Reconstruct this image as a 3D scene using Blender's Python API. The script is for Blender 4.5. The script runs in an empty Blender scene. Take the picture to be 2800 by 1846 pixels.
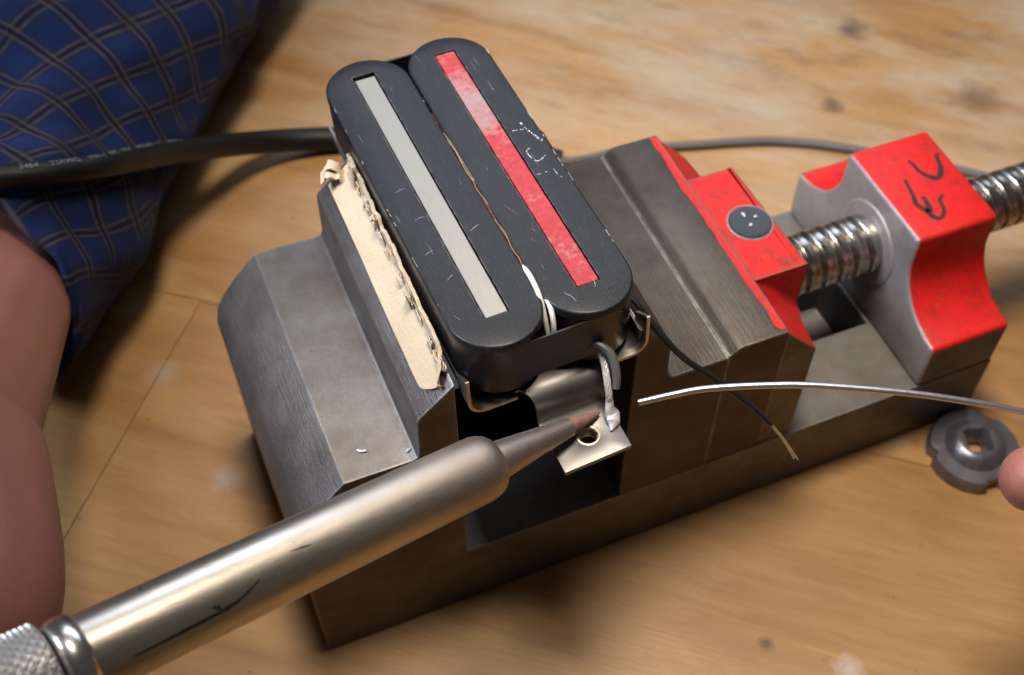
import bpy, bmesh, math, random
from mathutils import Vector, Matrix, noise
random.seed(7)
S = 0.035                       # one modelling unit = 35 mm; everything is scaled to metres when linked
SC = bpy.context.scene
COL = SC.collection
V = Vector

# ------------------------------------------------------------------ camera
cam_d = bpy.data.cameras.new('camera')
cam = bpy.data.objects.new('camera', cam_d); COL.objects.link(cam)
Rr = ((0.90696847, -0.41683204, 0.06049168), (-0.3100612, -0.75793938, -0.57392504), (0.28507937, 0.50177579, -0.81667056))
M = Matrix(((Rr[0][0], -Rr[1][0], -Rr[2][0]), (Rr[0][1], -Rr[1][1], -Rr[2][1]), (Rr[0][2], -Rr[1][2], -Rr[2][2]))).to_4x4()
M.translation = V((-0.10240112, -4.77817058, 8.01767152)) * S
cam.matrix_world = M
cam_d.sensor_fit = 'HORIZONTAL'; cam_d.sensor_width = 36.0
cam_d.lens = 42.355
cam_d.shift_x = -0.0949; cam_d.shift_y = 0.0689
cam_d.clip_start = 0.01; cam_d.clip_end = 20
cam_d.dof.use_dof = True; cam_d.dof.focus_distance = 6.75 * S; cam_d.dof.aperture_fstop = 19.0
SC.camera = cam

# ------------------------------------------------------------------ light
SC.view_settings.view_transform = 'Standard'
SC.view_settings.look = 'None'
SC.view_settings.exposure = 0.0
world = bpy.data.worlds.new('World'); SC.world = world
world.use_nodes = True
bg = world.node_tree.nodes['Background']
bg.inputs['Color'].default_value = (1.0, 0.88, 0.78, 1); bg.inputs['Strength'].default_value = 0.05

def area(name, loc, target, size, power, color, size_y=None):
    l = bpy.data.lights.new(name, 'AREA'); l.energy = power; l.color = color
    l.shape = 'RECTANGLE' if size_y else 'DISK'
    l.size = size * S
    if size_y: l.size_y = size_y * S
    o = bpy.data.objects.new(name, l); COL.objects.link(o)
    o.location = V(loc) * S
    o.rotation_euler = (V(target) - V(loc)).to_track_quat('-Z', 'Y').to_euler()
    return o
area('window_light', (8.5, 14.0, 15.0), (3.5, 0.5, 0.5), 16.0, 1.6, (0.76, 0.85, 1.0), 9.0)
def spot(name, loc, target, radius, power, color, half, blend):
    l = bpy.data.lights.new(name, 'SPOT'); l.energy = power; l.color = color
    l.shadow_soft_size = radius * S; l.spot_size = math.radians(half*2); l.spot_blend = blend
    o = bpy.data.objects.new(name, l); COL.objects.link(o)
    o.location = V(loc) * S
    o.rotation_euler = (V(target) - V(loc)).to_track_quat('-Z', 'Y').to_euler()
    return o
# two unseen lamps, cones shaped to keep the hand dark: a cool one behind on the left, a warm one straight above the vise
spot('cool_lamp_light', (-8.0, 4.2, 11.5), (3.2, .5, 1.2), 4.0, 24.0, (0.80, 0.87, 1.0), 14.5, .4)
spot('warm_overhead_light', (2.2, 0.7, 15.0), (5.4, 0.7, 0.0), 2.0, 12.0, (1.0, 0.87, 0.72), 29.5, .45)

# ------------------------------------------------------------------ node helpers
class NT:
    def __init__(s, name):
        s.m = bpy.data.materials.new(name); s.m.use_nodes = True
        s.t = s.m.node_tree; s.t.nodes.clear()
        s.out = s.t.nodes.new('ShaderNodeOutputMaterial')
        s.p = s.t.nodes.new('ShaderNodeBsdfPrincipled')
        s.t.links.new(s.p.outputs[0], s.out.inputs[0])
        s._c = None
    def n(s, typ, **kw):
        nd = s.t.nodes.new(typ)
        for k, v in kw.items(): setattr(nd, k, v)
        return nd
    def l(s, a, b): s.t.links.new(a, b)
    def setin(s, sock, v):
        if hasattr(v, 'is_output') or isinstance(v, bpy.types.NodeSocket): s.l(v, sock)
        else: sock.default_value = v
    def coord(s):
        if s._c is None:
            tc = s.n('ShaderNodeTexCoord'); mp = s.n('ShaderNodeMapping')
            mp.inputs['Scale'].default_value = (1/S, 1/S, 1/S)
            s.l(tc.outputs['Object'], mp.inputs['Vector']); s._c = mp.outputs[0]
        return s._c
    def mapped(s, scale=(1,1,1), rot=(0,0,0), loc=(0,0,0), src=None):
        mp = s.n('ShaderNodeMapping')
        mp.inputs['Scale'].default_value = scale; mp.inputs['Rotation'].default_value = rot; mp.inputs['Location'].default_value = loc
        s.l(src or s.coord(), mp.inputs['Vector']); return mp.outputs[0]
    def noise(s, scale=5, detail=4, rough=.55, vec=None, dist=0, col=False):
        nd = s.n('ShaderNodeTexNoise')
        nd.inputs['Scale'].default_value = scale; nd.inputs['Detail'].default_value = detail
        nd.inputs['Roughness'].default_value = rough; nd.inputs['Distortion'].default_value = dist
        s.l(vec or s.coord(), nd.inputs['Vector']); return nd.outputs['Color' if col else 'Fac']
    def ramp(s, fac, stops, interp='LINEAR'):
        r = s.n('ShaderNodeValToRGB'); r.color_ramp.interpolation = interp
        e = r.color_ramp.elements
        while len(e) < len(stops): e.new(0.5)
        for i, (p, c) in enumerate(stops):
            e[i].position = p
            e[i].color = c if isinstance(c, tuple) and len(c) == 4 else ((c[0], c[1], c[2], 1) if isinstance(c, tuple) else (c, c, c, 1))
        s.l(fac, r.inputs[0]); return r.outputs[0]
    def mix(s, fac, a, b, mode='MIX'):
        m = s.n('ShaderNodeMix', data_type='RGBA', blend_type=mode)
        s.setin(m.inputs[0], fac)
        for sock, v in ((m.inputs[6], a), (m.inputs[7], b)):
            if isinstance(v, tuple): v = (v[0], v[1], v[2], 1)
            s.setin(sock, v)
        return m.outputs[2]
    def math(s, op, a, b=0.0, c=0.0, clamp=False):
        m = s.n('ShaderNodeMath', operation=op); m.use_clamp = clamp
        for i, v in enumerate((a, b, c)): s.setin(m.inputs[i], v)
        return m.outputs[0]
    def bump(s, h, strength=.3, dist=.01, normal=None):
        b = s.n('ShaderNodeBump'); b.inputs['Strength'].default_value = strength; b.inputs['Distance'].default_value = dist * S
        s.l(h, b.inputs['Height'])
        if normal is not None: s.l(normal, b.inputs['Normal'])
        s.l(b.outputs[0], s.p.inputs['Normal']); return b.outputs[0]
    def edge(s, radius=.03):
        b = s.n('ShaderNodeBevel', samples=4); b.inputs['Radius'].default_value = radius * S
        g = s.n('ShaderNodeNewGeometry'); d = s.n('ShaderNodeVectorMath', operation='DOT_PRODUCT')
        s.l(b.outputs[0], d.inputs[0]); s.l(g.outputs['Normal'], d.inputs[1])
        return s.math('SUBTRACT', 1.0, d.outputs['Value'])
    def blob(s, x, y, r, soft=.5, wob=.6):      # soft stain mask at a place on the object
        c = s.coord(); sp = s.n('ShaderNodeVectorMath', operation='SUBTRACT'); s.l(c, sp.inputs[0]); sp.inputs[1].default_value = (x, y, 0)
        ml = s.n('ShaderNodeVectorMath', operation='MULTIPLY'); s.l(sp.outputs[0], ml.inputs[0]); ml.inputs[1].default_value = (1, 1, 0)
        ln = s.n('ShaderNodeVectorMath', operation='LENGTH'); s.l(ml.outputs[0], ln.inputs[0])
        nz = s.noise(3.0/r*.5, 3, .6)
        d = s.math('ADD', s.math('DIVIDE', ln.outputs['Value'], r), s.math('MULTIPLY', s.math('SUBTRACT', nz, .5), wob*2))
        return s.ramp(d, [(.15, 1.0), (1.0, 0.0)])
    def set(s, **kw):
        for k, v in kw.items():
            sock = s.p.inputs[k.replace('_', ' ')]
            if isinstance(v, tuple) and len(v) == 3 and sock.type == 'RGBA': v = (v[0], v[1], v[2], 1)
            s.setin(sock, v)
        return s

MAT = {}
def mat(name):
    return MAT[name]

# --- steel of the vise
def make_steel(name, base, dark, rough=.36, dirx=(60, 4, 60), warm=.4):
    t = NT(name)
    br = t.noise(1.0, 5, .7, t.mapped(dirx))
    pat = t.noise(2.2, 6, .65)
    pat2 = t.noise(9, 5, .6)
    c = t.mix(t.ramp(pat, [(.35, 0.0), (.68, 1.0)]), base, dark)
    c = t.mix(t.math('MULTIPLY', t.ramp(pat2, [(.5, 0.0), (.72, 1.0)]), warm), c, (.12, .085, .06))
    spk = t.noise(70, 2, .6)
    c = t.mix(t.ramp(spk, [(.62, 0.0), (.76, .6)]), c, (.05, .04, .035))
    e = t.ramp(t.math('MULTIPLY', t.edge(.03), 2.5), [(.05, 0.0), (.35, 1.0)])
    c = t.mix(t.math('MULTIPLY', e, t.ramp(pat2, [(.35, .15), (.65, .7)])), c, (.60, .59, .58))
    ro = t.math('ADD', t.math('MULTIPLY', br, .16), t.math('MULTIPLY', pat2, .16))
    ro = t.math('ADD', ro, rough - .16)
    t.set(Base_Color=c, Metallic=.45 if name in ('machined_steel', 'way_steel') else .78, Roughness=ro)
    h = t.math('ADD', t.math('MULTIPLY', br, .7), t.math('MULTIPLY', t.noise(120, 2, .6), .4))
    t.bump(h, .38, .014)
    MAT[name] = t.m
make_steel('vise_steel', (.165, .157, .154), (.092, .083, .077), .48)
make_steel('jaw_steel', (.100, .092, .085), (.054, .047, .042), .50)
make_steel('machined_steel', (.30, .28, .283), (.22, .20, .20), .42, (30, 30, 30), .15)
make_steel('way_steel', (.19, .178, .165), (.13, .12, .11), .46)

def make_red(name):
    t = NT(name)
    nz = t.noise(5, 6, .7); fine = t.noise(28, 5, .7)
    e = t.edge(.05)
    wear = t.math('ADD', t.math('MULTIPLY', e, 3.0), t.math('MULTIPLY', t.math('SUBTRACT', fine, .5), .9))
    wear = t.math('ADD', wear, t.math('MULTIPLY', t.math('SUBTRACT', nz, .5), .9))
    chip = t.ramp(wear, [(.178, 0.0), (.225, 1.0)])
    dirt = t.ramp(t.noise(9, 6, .75), [(.48, 0.0), (.72, .75)])
    c = t.mix(t.noise(3, 3), (.56, .010, .007), (.44, .008, .008))
    c = t.mix(dirt, c, (.17, .012, .010))
    for (x, y, r, k) in ((.93, -.44, .10, .85), (.86, -.34, .09, .5), (.70, -.12, .08, .6), (.98, .22, .07, .5), (.74, .30, .12, .4), (.66, -.55, .10, .7), (2.12, -.18, .06, .5), (2.6, .35, .10, .3)):
        c = t.mix(t.math('MULTIPLY', t.math('MULTIPLY', t.blob(x, y, r), t.ramp(t.noise(22, 5, .7), [(.40, 0.0), (.58, 1.0)])), k), c, (.035, .028, .022))
    c = t.mix(chip, c, (.14, .115, .10))
    t.set(Base_Color=c, Metallic=t.math('MULTIPLY', chip, .8), Roughness=t.math('ADD', .42, t.math('MULTIPLY', fine, .18)), Specular_IOR_Level=.35)
    t.bump(t.math('SUBTRACT', t.math('MULTIPLY', t.noise(40, 4), .35), chip), .35, .012)
    MAT[name] = t.m
make_red('red_paint')

def simple(name, col, rough, metal=0.0, noise_amt=.25, nscale=8, bump=0.0, bscale=60, **kw):
    t = NT(name)
    nz = t.noise(nscale, 5, .65)
    lo = tuple(v * (1 - noise_amt) for v in col); hi = tuple(min(1, v * (1 + noise_amt)) for v in col)
    t.set(Base_Color=t.mix(t.ramp(nz, [(.3, 0.0), (.7, 1.0)]), lo, hi), Metallic=metal,
          Roughness=t.math('ADD', rough - .06, t.math('MULTIPLY', t.noise(nscale*2.3, 4), .12)), **kw)
    if bump: t.bump(t.noise(bscale, 4, .6), bump, .012)
    MAT[name] = t.m
    return t

def make_bobbin():
    t = NT('bobbin_plastic')
    s1 = t.noise(1.0, 4, .8, t.mapped((120, 5, 20), (0, 0, .12)))
    s2 = t.noise(1.0, 4, .8, t.mapped((8, 90, 20), (0, 0, .5)))
    fine = t.noise(140, 3, .7); big = t.noise(3.5, 4, .6)
    scr = t.math('MAXIMUM', t.ramp(s1, [(.50, 0.0), (.66, 1.0)]), t.ramp(s2, [(.56, 0.0), (.70, .7)]))
    dust = t.ramp(t.noise(60, 3, .7), [(.58, 0.0), (.68, 1.0)])
    c = t.mix(t.math('MULTIPLY', scr, .26), (.003, .004, .0065), (.040, .050, .072))
    c = t.mix(t.math('MULTIPLY', dust, .18), c, (.10, .11, .13))
    c = t.mix(t.ramp(big, [(.5, 0.0), (.8, .12)]), c, (.035, .04, .05))
    e = t.ramp(t.edge(.012), [(.08, 0.0), (.4, .7)])
    c = t.mix(t.math('MULTIPLY', e, t.ramp(t.noise(14, 4), [(.4, 0.0), (.6, .8)])), c, (.45, .46, .5))
    t.set(Base_Color=c, Roughness=t.math('ADD', .34, t.math('MULTIPLY', s1, .25)), Specular_IOR_Level=.32, Coat_Weight=.22, Coat_Roughness=.24)
    t.bump(t.math('ADD', s1, fine), .45, .008)
    MAT['bobbin_plastic'] = t.m
make_bobbin()
simple('black_tape', (.012, .012, .013), .32, 0, .3, 5, .12, 40)
simple('coil_wire', (.16, .05, .035), .3, .6, .5, 12, .3, 90)
simple('nickel_silver', (.22, .211, .203), .46, 1, .10, 4, .05, 130)
simple('nickel_edge', (.46, .41, .35), .4, 1, .15, 6)

def make_blade(name, painted):
    t = NT(name)
    br = t.noise(1.0, 4, .7, t.mapped((120, 6, 30)))
    spots = t.ramp(t.noise(16, 5, .7), [(.62, 0.0), (.72, .4)])
    c = t.mix(br, (.27, .262, .238), (.35, .34, .31))
    c = t.mix(spots, c, (.22, .205, .17))
    if painted:
        geo = t.n('ShaderNodeSeparateXYZ'); t.l(t.coord(), geo.inputs[0]); y = geo.outputs['Y']
        n1 = t.noise(4.5, 6, .7); n2 = t.noise(22, 5, .75)
        f = t.math('ADD', t.math('MULTIPLY', n1, .75), t.math('MULTIPLY', n2, .45))
        # a rubbed patch near the far end of the marker stripe
        d = t.math('ABSOLUTE', t.math('SUBTRACT', y, .60)); rub = t.ramp(d, [(0.0, .32), (.38, 0.0)])
        cover = t.ramp(t.math('SUBTRACT', f, rub), [(.34, 0.12), (.58, 1.0)])
        c = t.mix(cover, t.mix(.4, c, (.42, .16, .17)), t.mix(t.ramp(n2, [(.35, 0.0), (.65, 1.0)]), (.40, .010, .014), (.22, .005, .010)))
        t.set(Base_Color=c, Metallic=t.math('MULTIPLY', t.math('SUBTRACT', 1.0, cover), .8), Roughness=t.math('ADD', .3, t.math('MULTIPLY', n2, .2)), Coat_Weight=.15)
    else:
        t.set(Base_Color=c, Metallic=.85, Roughness=t.math('ADD', .36, t.math('MULTIPLY', br, .15)))
    t.bump(br, .12, .006)
    MAT[name] = t.m
make_blade('bare_blade', False); make_blade('red_blade', True)

# --- oiled wood with wear, cool light painted into its far right
def make_wood(name, seed):
    t = NT(name)
    base = t.mapped((1, 1, 1), (0, 0, math.radians(41)), (seed*3.7, seed*5.1, seed))
    g1 = t.noise(1.0, 6, .62, t.mapped((.30, 1.6, 1), src=base), 1.0)
    g2 = t.noise(1.0, 5, .6, t.mapped((1.6, 13, 1), src=base), .9)
    g3 = t.noise(1.0, 3, .5, t.mapped((3, 90, 1), src=base))
    c = t.ramp(g1, [(.25, (.26, .130, .042)), (.46, (.35, .188, .065)), (.62, (.41, .238, .093)), (.8, (.30, .158, .054))])
    c = t.mix(t.math('MULTIPLY', t.ramp(g2, [(.36, 1.0), (.62, 0.0)]), .26), c, (.20, .098, .032))
    c = t.mix(t.math('MULTIPLY', t.ramp(g3, [(.33, 1.0), (.55, 0.0)]), .12), c, (.12, .055, .018))
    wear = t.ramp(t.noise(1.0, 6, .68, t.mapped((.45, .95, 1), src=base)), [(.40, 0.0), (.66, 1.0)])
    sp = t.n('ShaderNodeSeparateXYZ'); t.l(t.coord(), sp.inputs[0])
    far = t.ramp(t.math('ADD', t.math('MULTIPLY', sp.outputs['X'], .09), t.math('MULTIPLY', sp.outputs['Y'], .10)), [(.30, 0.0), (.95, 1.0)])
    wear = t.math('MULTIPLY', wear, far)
    c = t.mix(t.math('MULTIPLY', wear, .95), c, (.40, .345, .265))  # grey is part wear, part cool light painted in towards the far right
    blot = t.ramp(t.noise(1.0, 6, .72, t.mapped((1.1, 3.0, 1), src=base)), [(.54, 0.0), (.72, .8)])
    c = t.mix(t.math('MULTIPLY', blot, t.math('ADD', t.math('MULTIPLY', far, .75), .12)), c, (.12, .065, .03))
    specks = t.ramp(t.noise(6, 4, .65), [(.66, 0.0), (.76, .8)])
    c = t.mix(specks, c, (.11, .05, .02))
    for (x, y, r, col, k) in ((-.30, .66, .16, (.34, .30, .25), .8), (-.52, 1.82, .17, (.34, .28, .22), .55), (4.75, -1.03, .13, (.45, .36, .28), .5),
                              (3.34, -2.57, .13, (.5, .44, .40), .6), (7.16, 3.64, .22, (.07, .04, .022), .8), (6.34, 2.68, .16, (.08, .045, .02), .8),
                              (7.8, 2.2, .35, (.13, .07, .04), .7), (2.88, -2.17, .075, (.07, .033, .012), .9), (5.6, 3.7, .5, (.36, .31, .25), .25)):
        c = t.mix(t.math('MULTIPLY', t.blob(x, y, r), k), c, col)
    t.set(Base_Color=c, Roughness=t.math('ADD', .34, t.math('MULTIPLY', g1, .22)), Specular_IOR_Level=.5)
    t.bump(t.math('ADD', g2, t.math('MULTIPLY', g3, .5)), .12, .02)
    MAT[name] = t.m
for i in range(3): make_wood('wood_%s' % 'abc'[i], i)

# --- plaid cloth (uses the sleeve's UV: u along the arm, v round it, in modelling units)
def make_plaid():
    t = NT('plaid_cloth')
    tc = t.n('ShaderNodeTexCoord')
    uv = t.mapped((1, 1, 1), (0, 0, math.radians(62)), src=tc.outputs['UV'])
    wob = t.n('ShaderNodeVectorMath', operation='ADD')
    t.l(uv, wob.inputs[0]); wn = t.n('ShaderNodeVectorMath', operation='SCALE'); wn.inputs['Scale'].default_value = .05
    t.l(t.noise(2.0, 2, .5, col=True), wn.inputs[0]); t.l(wn.outputs[0], wob.inputs[1])
    sp = t.n('ShaderNodeSeparateXYZ'); t.l(wob.outputs[0], sp.inputs[0])
    P = .36
    def band(sock, off, w, soft=.35):
        f = t.math('FRACT', t.math('ADD', t.math('DIVIDE', sock, P), off))
        d = t.math('ABSOLUTE', t.math('SUBTRACT', f, .5))
        return t.ramp(d, [(w*(1-soft), 1.0), (w*(1+soft), 0.0)])
    weave = t.noise(1.0, 2, .5, t.mapped((70, 70, 1), src=tc.outputs['UV']))
    c = t.mix(weave, (.0045, .012, .056), (.008, .020, .098))
    green = t.mix(.5, (.02, .04, .06), (.03, .05, .05))
    for so in (sp.outputs['X'], sp.outputs['Y']):
        c = t.mix(t.math('MULTIPLY', band(so, 0, .22), .40), c, (.010, .013, .020))
        c = t.mix(t.math('MULTIPLY', band(so, .085, .030), .55), c, (.088, .066, .050))
        c = t.mix(t.math('MULTIPLY', band(so, -.085, .030), .55), c, (.088, .066, .050))
        c = t.mix(t.math('MULTIPLY', band(so, 0, .04), .80), c, (.004, .004, .010))
    c = t.mix(t.ramp(t.noise(3.0, 4, .65), [(.35, 0.0), (.7, .55)]), c, (.006, .008, .020))
    t.set(Base_Color=c, Roughness=.95, Sheen_Weight=.03, Specular_IOR_Level=.15)
    t.bump(weave, .4, .02)
    MAT['plaid_cloth'] = t.m
make_plaid()

def make_skin(name, col):
    t = NT(name)
    n1 = t.noise(2.2, 4, .6); n2 = t.noise(26, 5, .7); n3 = t.noise(90, 3, .6)
    c = t.mix(n1, tuple(v*.86 for v in col), tuple(min(1, v*1.12) for v in col))
    c = t.mix(t.math('MULTIPLY', t.ramp(n2, [(.5, 0.0), (.75, 1.0)]), .35), c, (col[0]*.9, col[1]*.62, col[2]*.55))
    t.set(Base_Color=c, Roughness=.46, Subsurface_Weight=.25, Subsurface_Scale=.004)
    t.p.inputs['Subsurface Radius'].default_value = (1.0, .35, .2)
    t.bump(t.math('ADD', n3, t.math('MULTIPLY', n2, .6)), .22, .02)
    MAT[name] = t.m
make_skin('skin', (.30, .122, .098))

def make_cardboard():
    t = NT('cardboard')
    n1 = t.noise(3, 5, .65); n2 = t.noise(40, 4, .7)
    c = t.mix(n1, (.40, .32, .22), (.52, .44, .33))
    c = t.mix(t.ramp(n2, [(.58, 0.0), (.74, .5)]), c, (.30, .21, .12))
    t.set(Base_Color=c, Roughness=.9)
    t.bump(t.math('ADD', n2, n1), .35, .02)
    MAT['cardboard'] = t.m
make_cardboard()

def make_iron(name, base, tint, rough):
    t = NT(name)
    n1 = t.noise(2.0, 5, .65); n2 = t.noise(1.0, 4, .7, t.mapped((3, 30, 30)))
    spk = t.ramp(t.noise(16, 4, .7), [(.68, 0.0), (.75, .7)])
    c = t.mix(t.ramp(n1, [(.3, 0.0), (.7, 1.0)]), base, tint)
    c = t.mix(spk, c, (.10, .085, .07))
    ro = t.math('ADD', rough - .05, t.math('MULTIPLY', n2, .14))
    if name == 'iron_barrel':       # heat has dulled and browned the end next to the tip
        sp = t.n('ShaderNodeSeparateXYZ'); t.l(t.coord(), sp.inputs[0])
        h = t.ramp(t.math('ADD', t.math('MULTIPLY', t.math('ADD', sp.outputs['X'], 1.7), .6), t.math('MULTIPLY', n1, .25)), [(.35, 0.0), (1.0, 1.0)])
        c = t.mix(t.math('MULTIPLY', h, .80), c, (.36, .295, .265)); ro = t.math('ADD', ro, t.math('MULTIPLY', h, .16))
    t.set(Base_Color=c, Metallic=.65 if name == 'knurl_steel' else 1.0, Roughness=ro)
    t.bump(t.math('ADD', n2, t.math('MULTIPLY', t.noise(60, 3), .3)), .10, .01)
    MAT[name] = t.m
make_iron('iron_barrel', (.82, .77, .67), (.70, .63, .52), .31)
make_iron('iron_tip', (.50, .46, .47), (.38, .34, .34), .46)
make_iron('chrome', (.82, .81, .78), (.74, .72, .69), .24)
make_iron('knurl_steel', (.74, .74, .72), (.64, .63, .61), .36)
make_iron('screw_steel', (.56, .55, .52), (.40, .38, .35), .24)
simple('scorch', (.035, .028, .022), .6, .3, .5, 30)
simple('tip_copper', (.30, .16, .14), .55, .4, .35, 14)
simple('tinned', (.90, .90, .92), .25, .45, .08, 12, .1, 40)
simple('solder', (.66, .66, .70), .30, .95, .08, 12, .1, 40)
simple('bright_strand', (.86, .84, .80), .3, .5, .2, 20)
simple('copper_strand', (.70, .52, .34), .35, .7, .3, 20)
simple('cable_rubber', (.005, .0055, .006), .5, 0, .2, 6, .08, 70, Specular_IOR_Level=.3)
simple('grey_cable', (.11, .10, .098), .5, 0, .2, 6)
simple('wire_black', (.013, .013, .014), .3, 0, .2, 10)
simple('wire_grey', (.09, .09, .09), .35, 0, .2, 10)
simple('white_wire', (.62, .60, .56), .4, 0, .12, 10)
simple('print_ink', (.12, .12, .125), .6)
simple('scratch_white', (.55, .56, .66), .6, 0, .4, 60)
simple('scratch_grey', (.30, .31, .35), .6, 0, .4, 60)
simple('marker_ink', (.035, .006, .006), .5, 0, .5, 14)
simple('pin_oxide', (.006, .0075, .008), .22, 0, .5, 6, .12, 40)
simple('washer_dark', (.19, .19, .215), .33, .75, .3, 5, .15, 50)
simple('iron_handle', (.02, .02, .022), .5)
simple('clipping', (.75, .75, .77), .4, .4)
simple('fibre', (.30, .25, .18), .9)
simple('nail_m', (.62, .40, .33), .3)

# ------------------------------------------------------------------ object helpers (coordinates in modelling units)
def thing(name, label, cat, loc=(0,0,0), rot=None, group=None):
    o = bpy.data.objects.new(name, None); COL.objects.link(o)
    o.empty_display_size = .01
    o.location = V(loc) * S
    if rot is not None: o.rotation_euler = rot.to_euler()
    o['label'] = label; o['category'] = cat
    if group: o['group'] = group
    return o
def world_of(o):
    m = o.matrix_basis.copy()
    return world_of(o.parent) @ m if o.parent else m
def obj(name, bm, mats, parent=None, sharp=35, loc=None):
    me = bpy.data.meshes.new(name)
    bm.normal_update()
    bm.to_mesh(me); bm.free()
    return link(name, me, mats, parent, sharp, loc)
def link(name, me, mats, parent=None, sharp=35, loc=None):
    me.transform(Matrix.Scale(S, 4))
    if not isinstance(mats, (list, tuple)): mats = [mats]
    for m in mats: me.materials.append(MAT[m])
    me.polygons.foreach_set('use_smooth', [True] * len(me.polygons))
    if sharp is not None: me.set_sharp_from_angle(angle=math.radians(sharp))
    o = bpy.data.objects.new(name, me); COL.objects.link(o)
    if parent is not None:
        o.parent = parent
        me.transform(world_of(parent).inverted())
    elif loc is not None:
        o.location = V(loc) * S
        me.transform(Matrix.Translation(-V(loc) * S))
    me.update()
    return o
def tag(o, label, cat, group=None, kind=None):
    if label: o['label'] = label
    if cat: o['category'] = cat
    if group: o['group'] = group
    if kind: o['kind'] = kind
    return o
def catmull(pts, n=8):
    pts = [V(p) for p in pts]
    q = [pts[0]*2 - pts[1]] + pts + [pts[-1]*2 - pts[-2]]
    out = []
    for i in range(1, len(q)-2):
        p0, p1, p2, p3 = q[i-1:i+3]
        for k in range(n):
            t = k/n
            out.append(.5*((2*p1)+(p2-p0)*t+(2*p0-5*p1+4*p2-p3)*t*t+(3*p1-p0-3*p2+p3)*t**3))
    out.append(pts[-1]); return out
def lerp_list(vals, n):
    out = []
    m = len(vals)-1
    for i in range(n):
        t = i/(n-1)*m; k = min(int(t), m-1); f = t-k
        out.append(vals[k]*(1-f)+vals[k+1]*f)
    return out
def frames(path):
    T = []
    for i in range(len(path)):
        a = path[max(0, i-1)]; b = path[min(len(path)-1, i+1)]
        T.append((b-a).normalized())
    ref = V((0, 0, 1)) if abs(T[0].z) < .9 else V((1, 0, 0))
    U = []
    u = (ref - T[0]*ref.dot(T[0])).normalized()
    for t in T:
        u = (u - t*u.dot(t)).normalized(); U.append(u.copy())
    return T, U
def add_tube(bm, path, radii, seg=12, cap=True, mi=0, flat=1.0):
    path = [V(p) for p in path]
    if not isinstance(radii, (list, tuple)): radii = [radii]*len(path)
    if len(radii) != len(path): radii = lerp_list(list(radii), len(path))
    T, U = frames(path)
    rings = []
    for p, t, u, r in zip(path, T, U, radii):
        w = t.cross(u)
        rings.append([bm.verts.new(p + u*(math.cos(a)*r*flat) + w*(math.sin(a)*r)) for a in (2*math.pi*k/seg for k in range(seg))])
    fs = []
    for a, b in zip(rings, rings[1:]):
        for k in range(seg):
            fs.append(bm.faces.new((a[k], a[(k+1)%seg], b[(k+1)%seg], b[k])))
    if cap:
        fs.append(bm.faces.new(list(reversed(rings[0])))); fs.append(bm.faces.new(rings[-1]))
    for f in fs: f.material_index = mi
    return rings
def add_lathe(bm, origin, axis, prof, seg=48, mi=0, cap=True, ref=None):
    """prof: list of (distance along axis, radius)"""
    o = V(origin); ax = V(axis).normalized()
    ref = V(ref) if ref else (V((0, 0, 1)) if abs(ax.z) < .9 else V((0, 1, 0)))
    u = (ref - ax*ref.dot(ax)).normalized(); w = ax.cross(u)
    rings = []
    for s, r in prof:
        rings.append([bm.verts.new(o + ax*s + u*(math.cos(a)*r) + w*(math.sin(a)*r)) for a in (2*math.pi*k/seg for k in range(seg))])
    for a, b in zip(rings, rings[1:]):
        for k in range(seg):
            f = bm.faces.new((a[k], a[(k+1)%seg], b[(k+1)%seg], b[k])); f.material_index = mi
    if cap:
        bm.faces.new(list(reversed(rings[0]))).material_index = mi
        bm.faces.new(rings[-1]).material_index = mi
    bmesh.ops.recalc_face_normals(bm, faces=bm.faces)
    return rings
def prism(poly, a, b, axis='y', bm=None):
    """extrude a 2D polygon; axis 'y': poly in (x,z); 'x': poly in (y,z); 'z': poly in (x,y)"""
    bm = bm or bmesh.new()
    def P(p, t):
        return V((p[0], t, p[1])) if axis == 'y' else V((t, p[0], p[1])) if axis == 'x' else V((p[0], p[1], t))
    va = [bm.verts.new(P(p, a)) for p in poly]; vb = [bm.verts.new(P(p, b)) for p in poly]
    n = len(poly)
    bm.faces.new(va); bm.faces.new(list(reversed(vb)))
    for i in range(n): bm.faces.new((va[i], vb[i], vb[(i+1)%n], va[(i+1)%n]))
    bmesh.ops.recalc_face_normals(bm, faces=bm.faces)
    return bm
def bevel(bm, off, seg=2, min_angle=20, sel=None):
    es = [e for e in bm.edges if len(e.link_faces) == 2 and e.calc_face_angle(0) > math.radians(min_angle) and (sel is None or sel(e))]
    bmesh.ops.bevel(bm, geom=es, offset=off, segments=seg, profile=.5, affect='EDGES', clamp_overlap=True)
    return bm
def arc(cx, cy, r, a0, a1, n):
    return [(cx + r*math.cos(math.radians(a0+(a1-a0)*i/n)), cy + r*math.sin(math.radians(a0+(a1-a0)*i/n))) for i in range(n+1)]
def ribbon(bm, pts, w, z=.002, up=V((0,0,1)), mi=0, taper=True, jag=0.0):
    """flat stroke lying on a surface: pts are 3D, thickness z along up"""
    pts = catmull(pts, 5) if len(pts) > 2 else [V(p) for p in pts]
    n = len(pts); L = []; Rr_ = []
    for i, p in enumerate(pts):
        t = (pts[min(n-1, i+1)] - pts[max(0, i-1)]).normalized(); s = up.cross(t).normalized()
        k = w*(1 + jag*random.uniform(-1, 1))*.5
        if taper: k *= .55 + .45*math.sin(math.pi*min(1, max(0, (i+.6)/(n+.2))))
        L.append(bm.verts.new(p + s*k + up*z)); Rr_.append(bm.verts.new(p - s*k + up*z))
    for i in range(n-1):
        bm.faces.new((Rr_[i], Rr_[i+1], L[i+1], L[i])).material_index = mi
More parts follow.
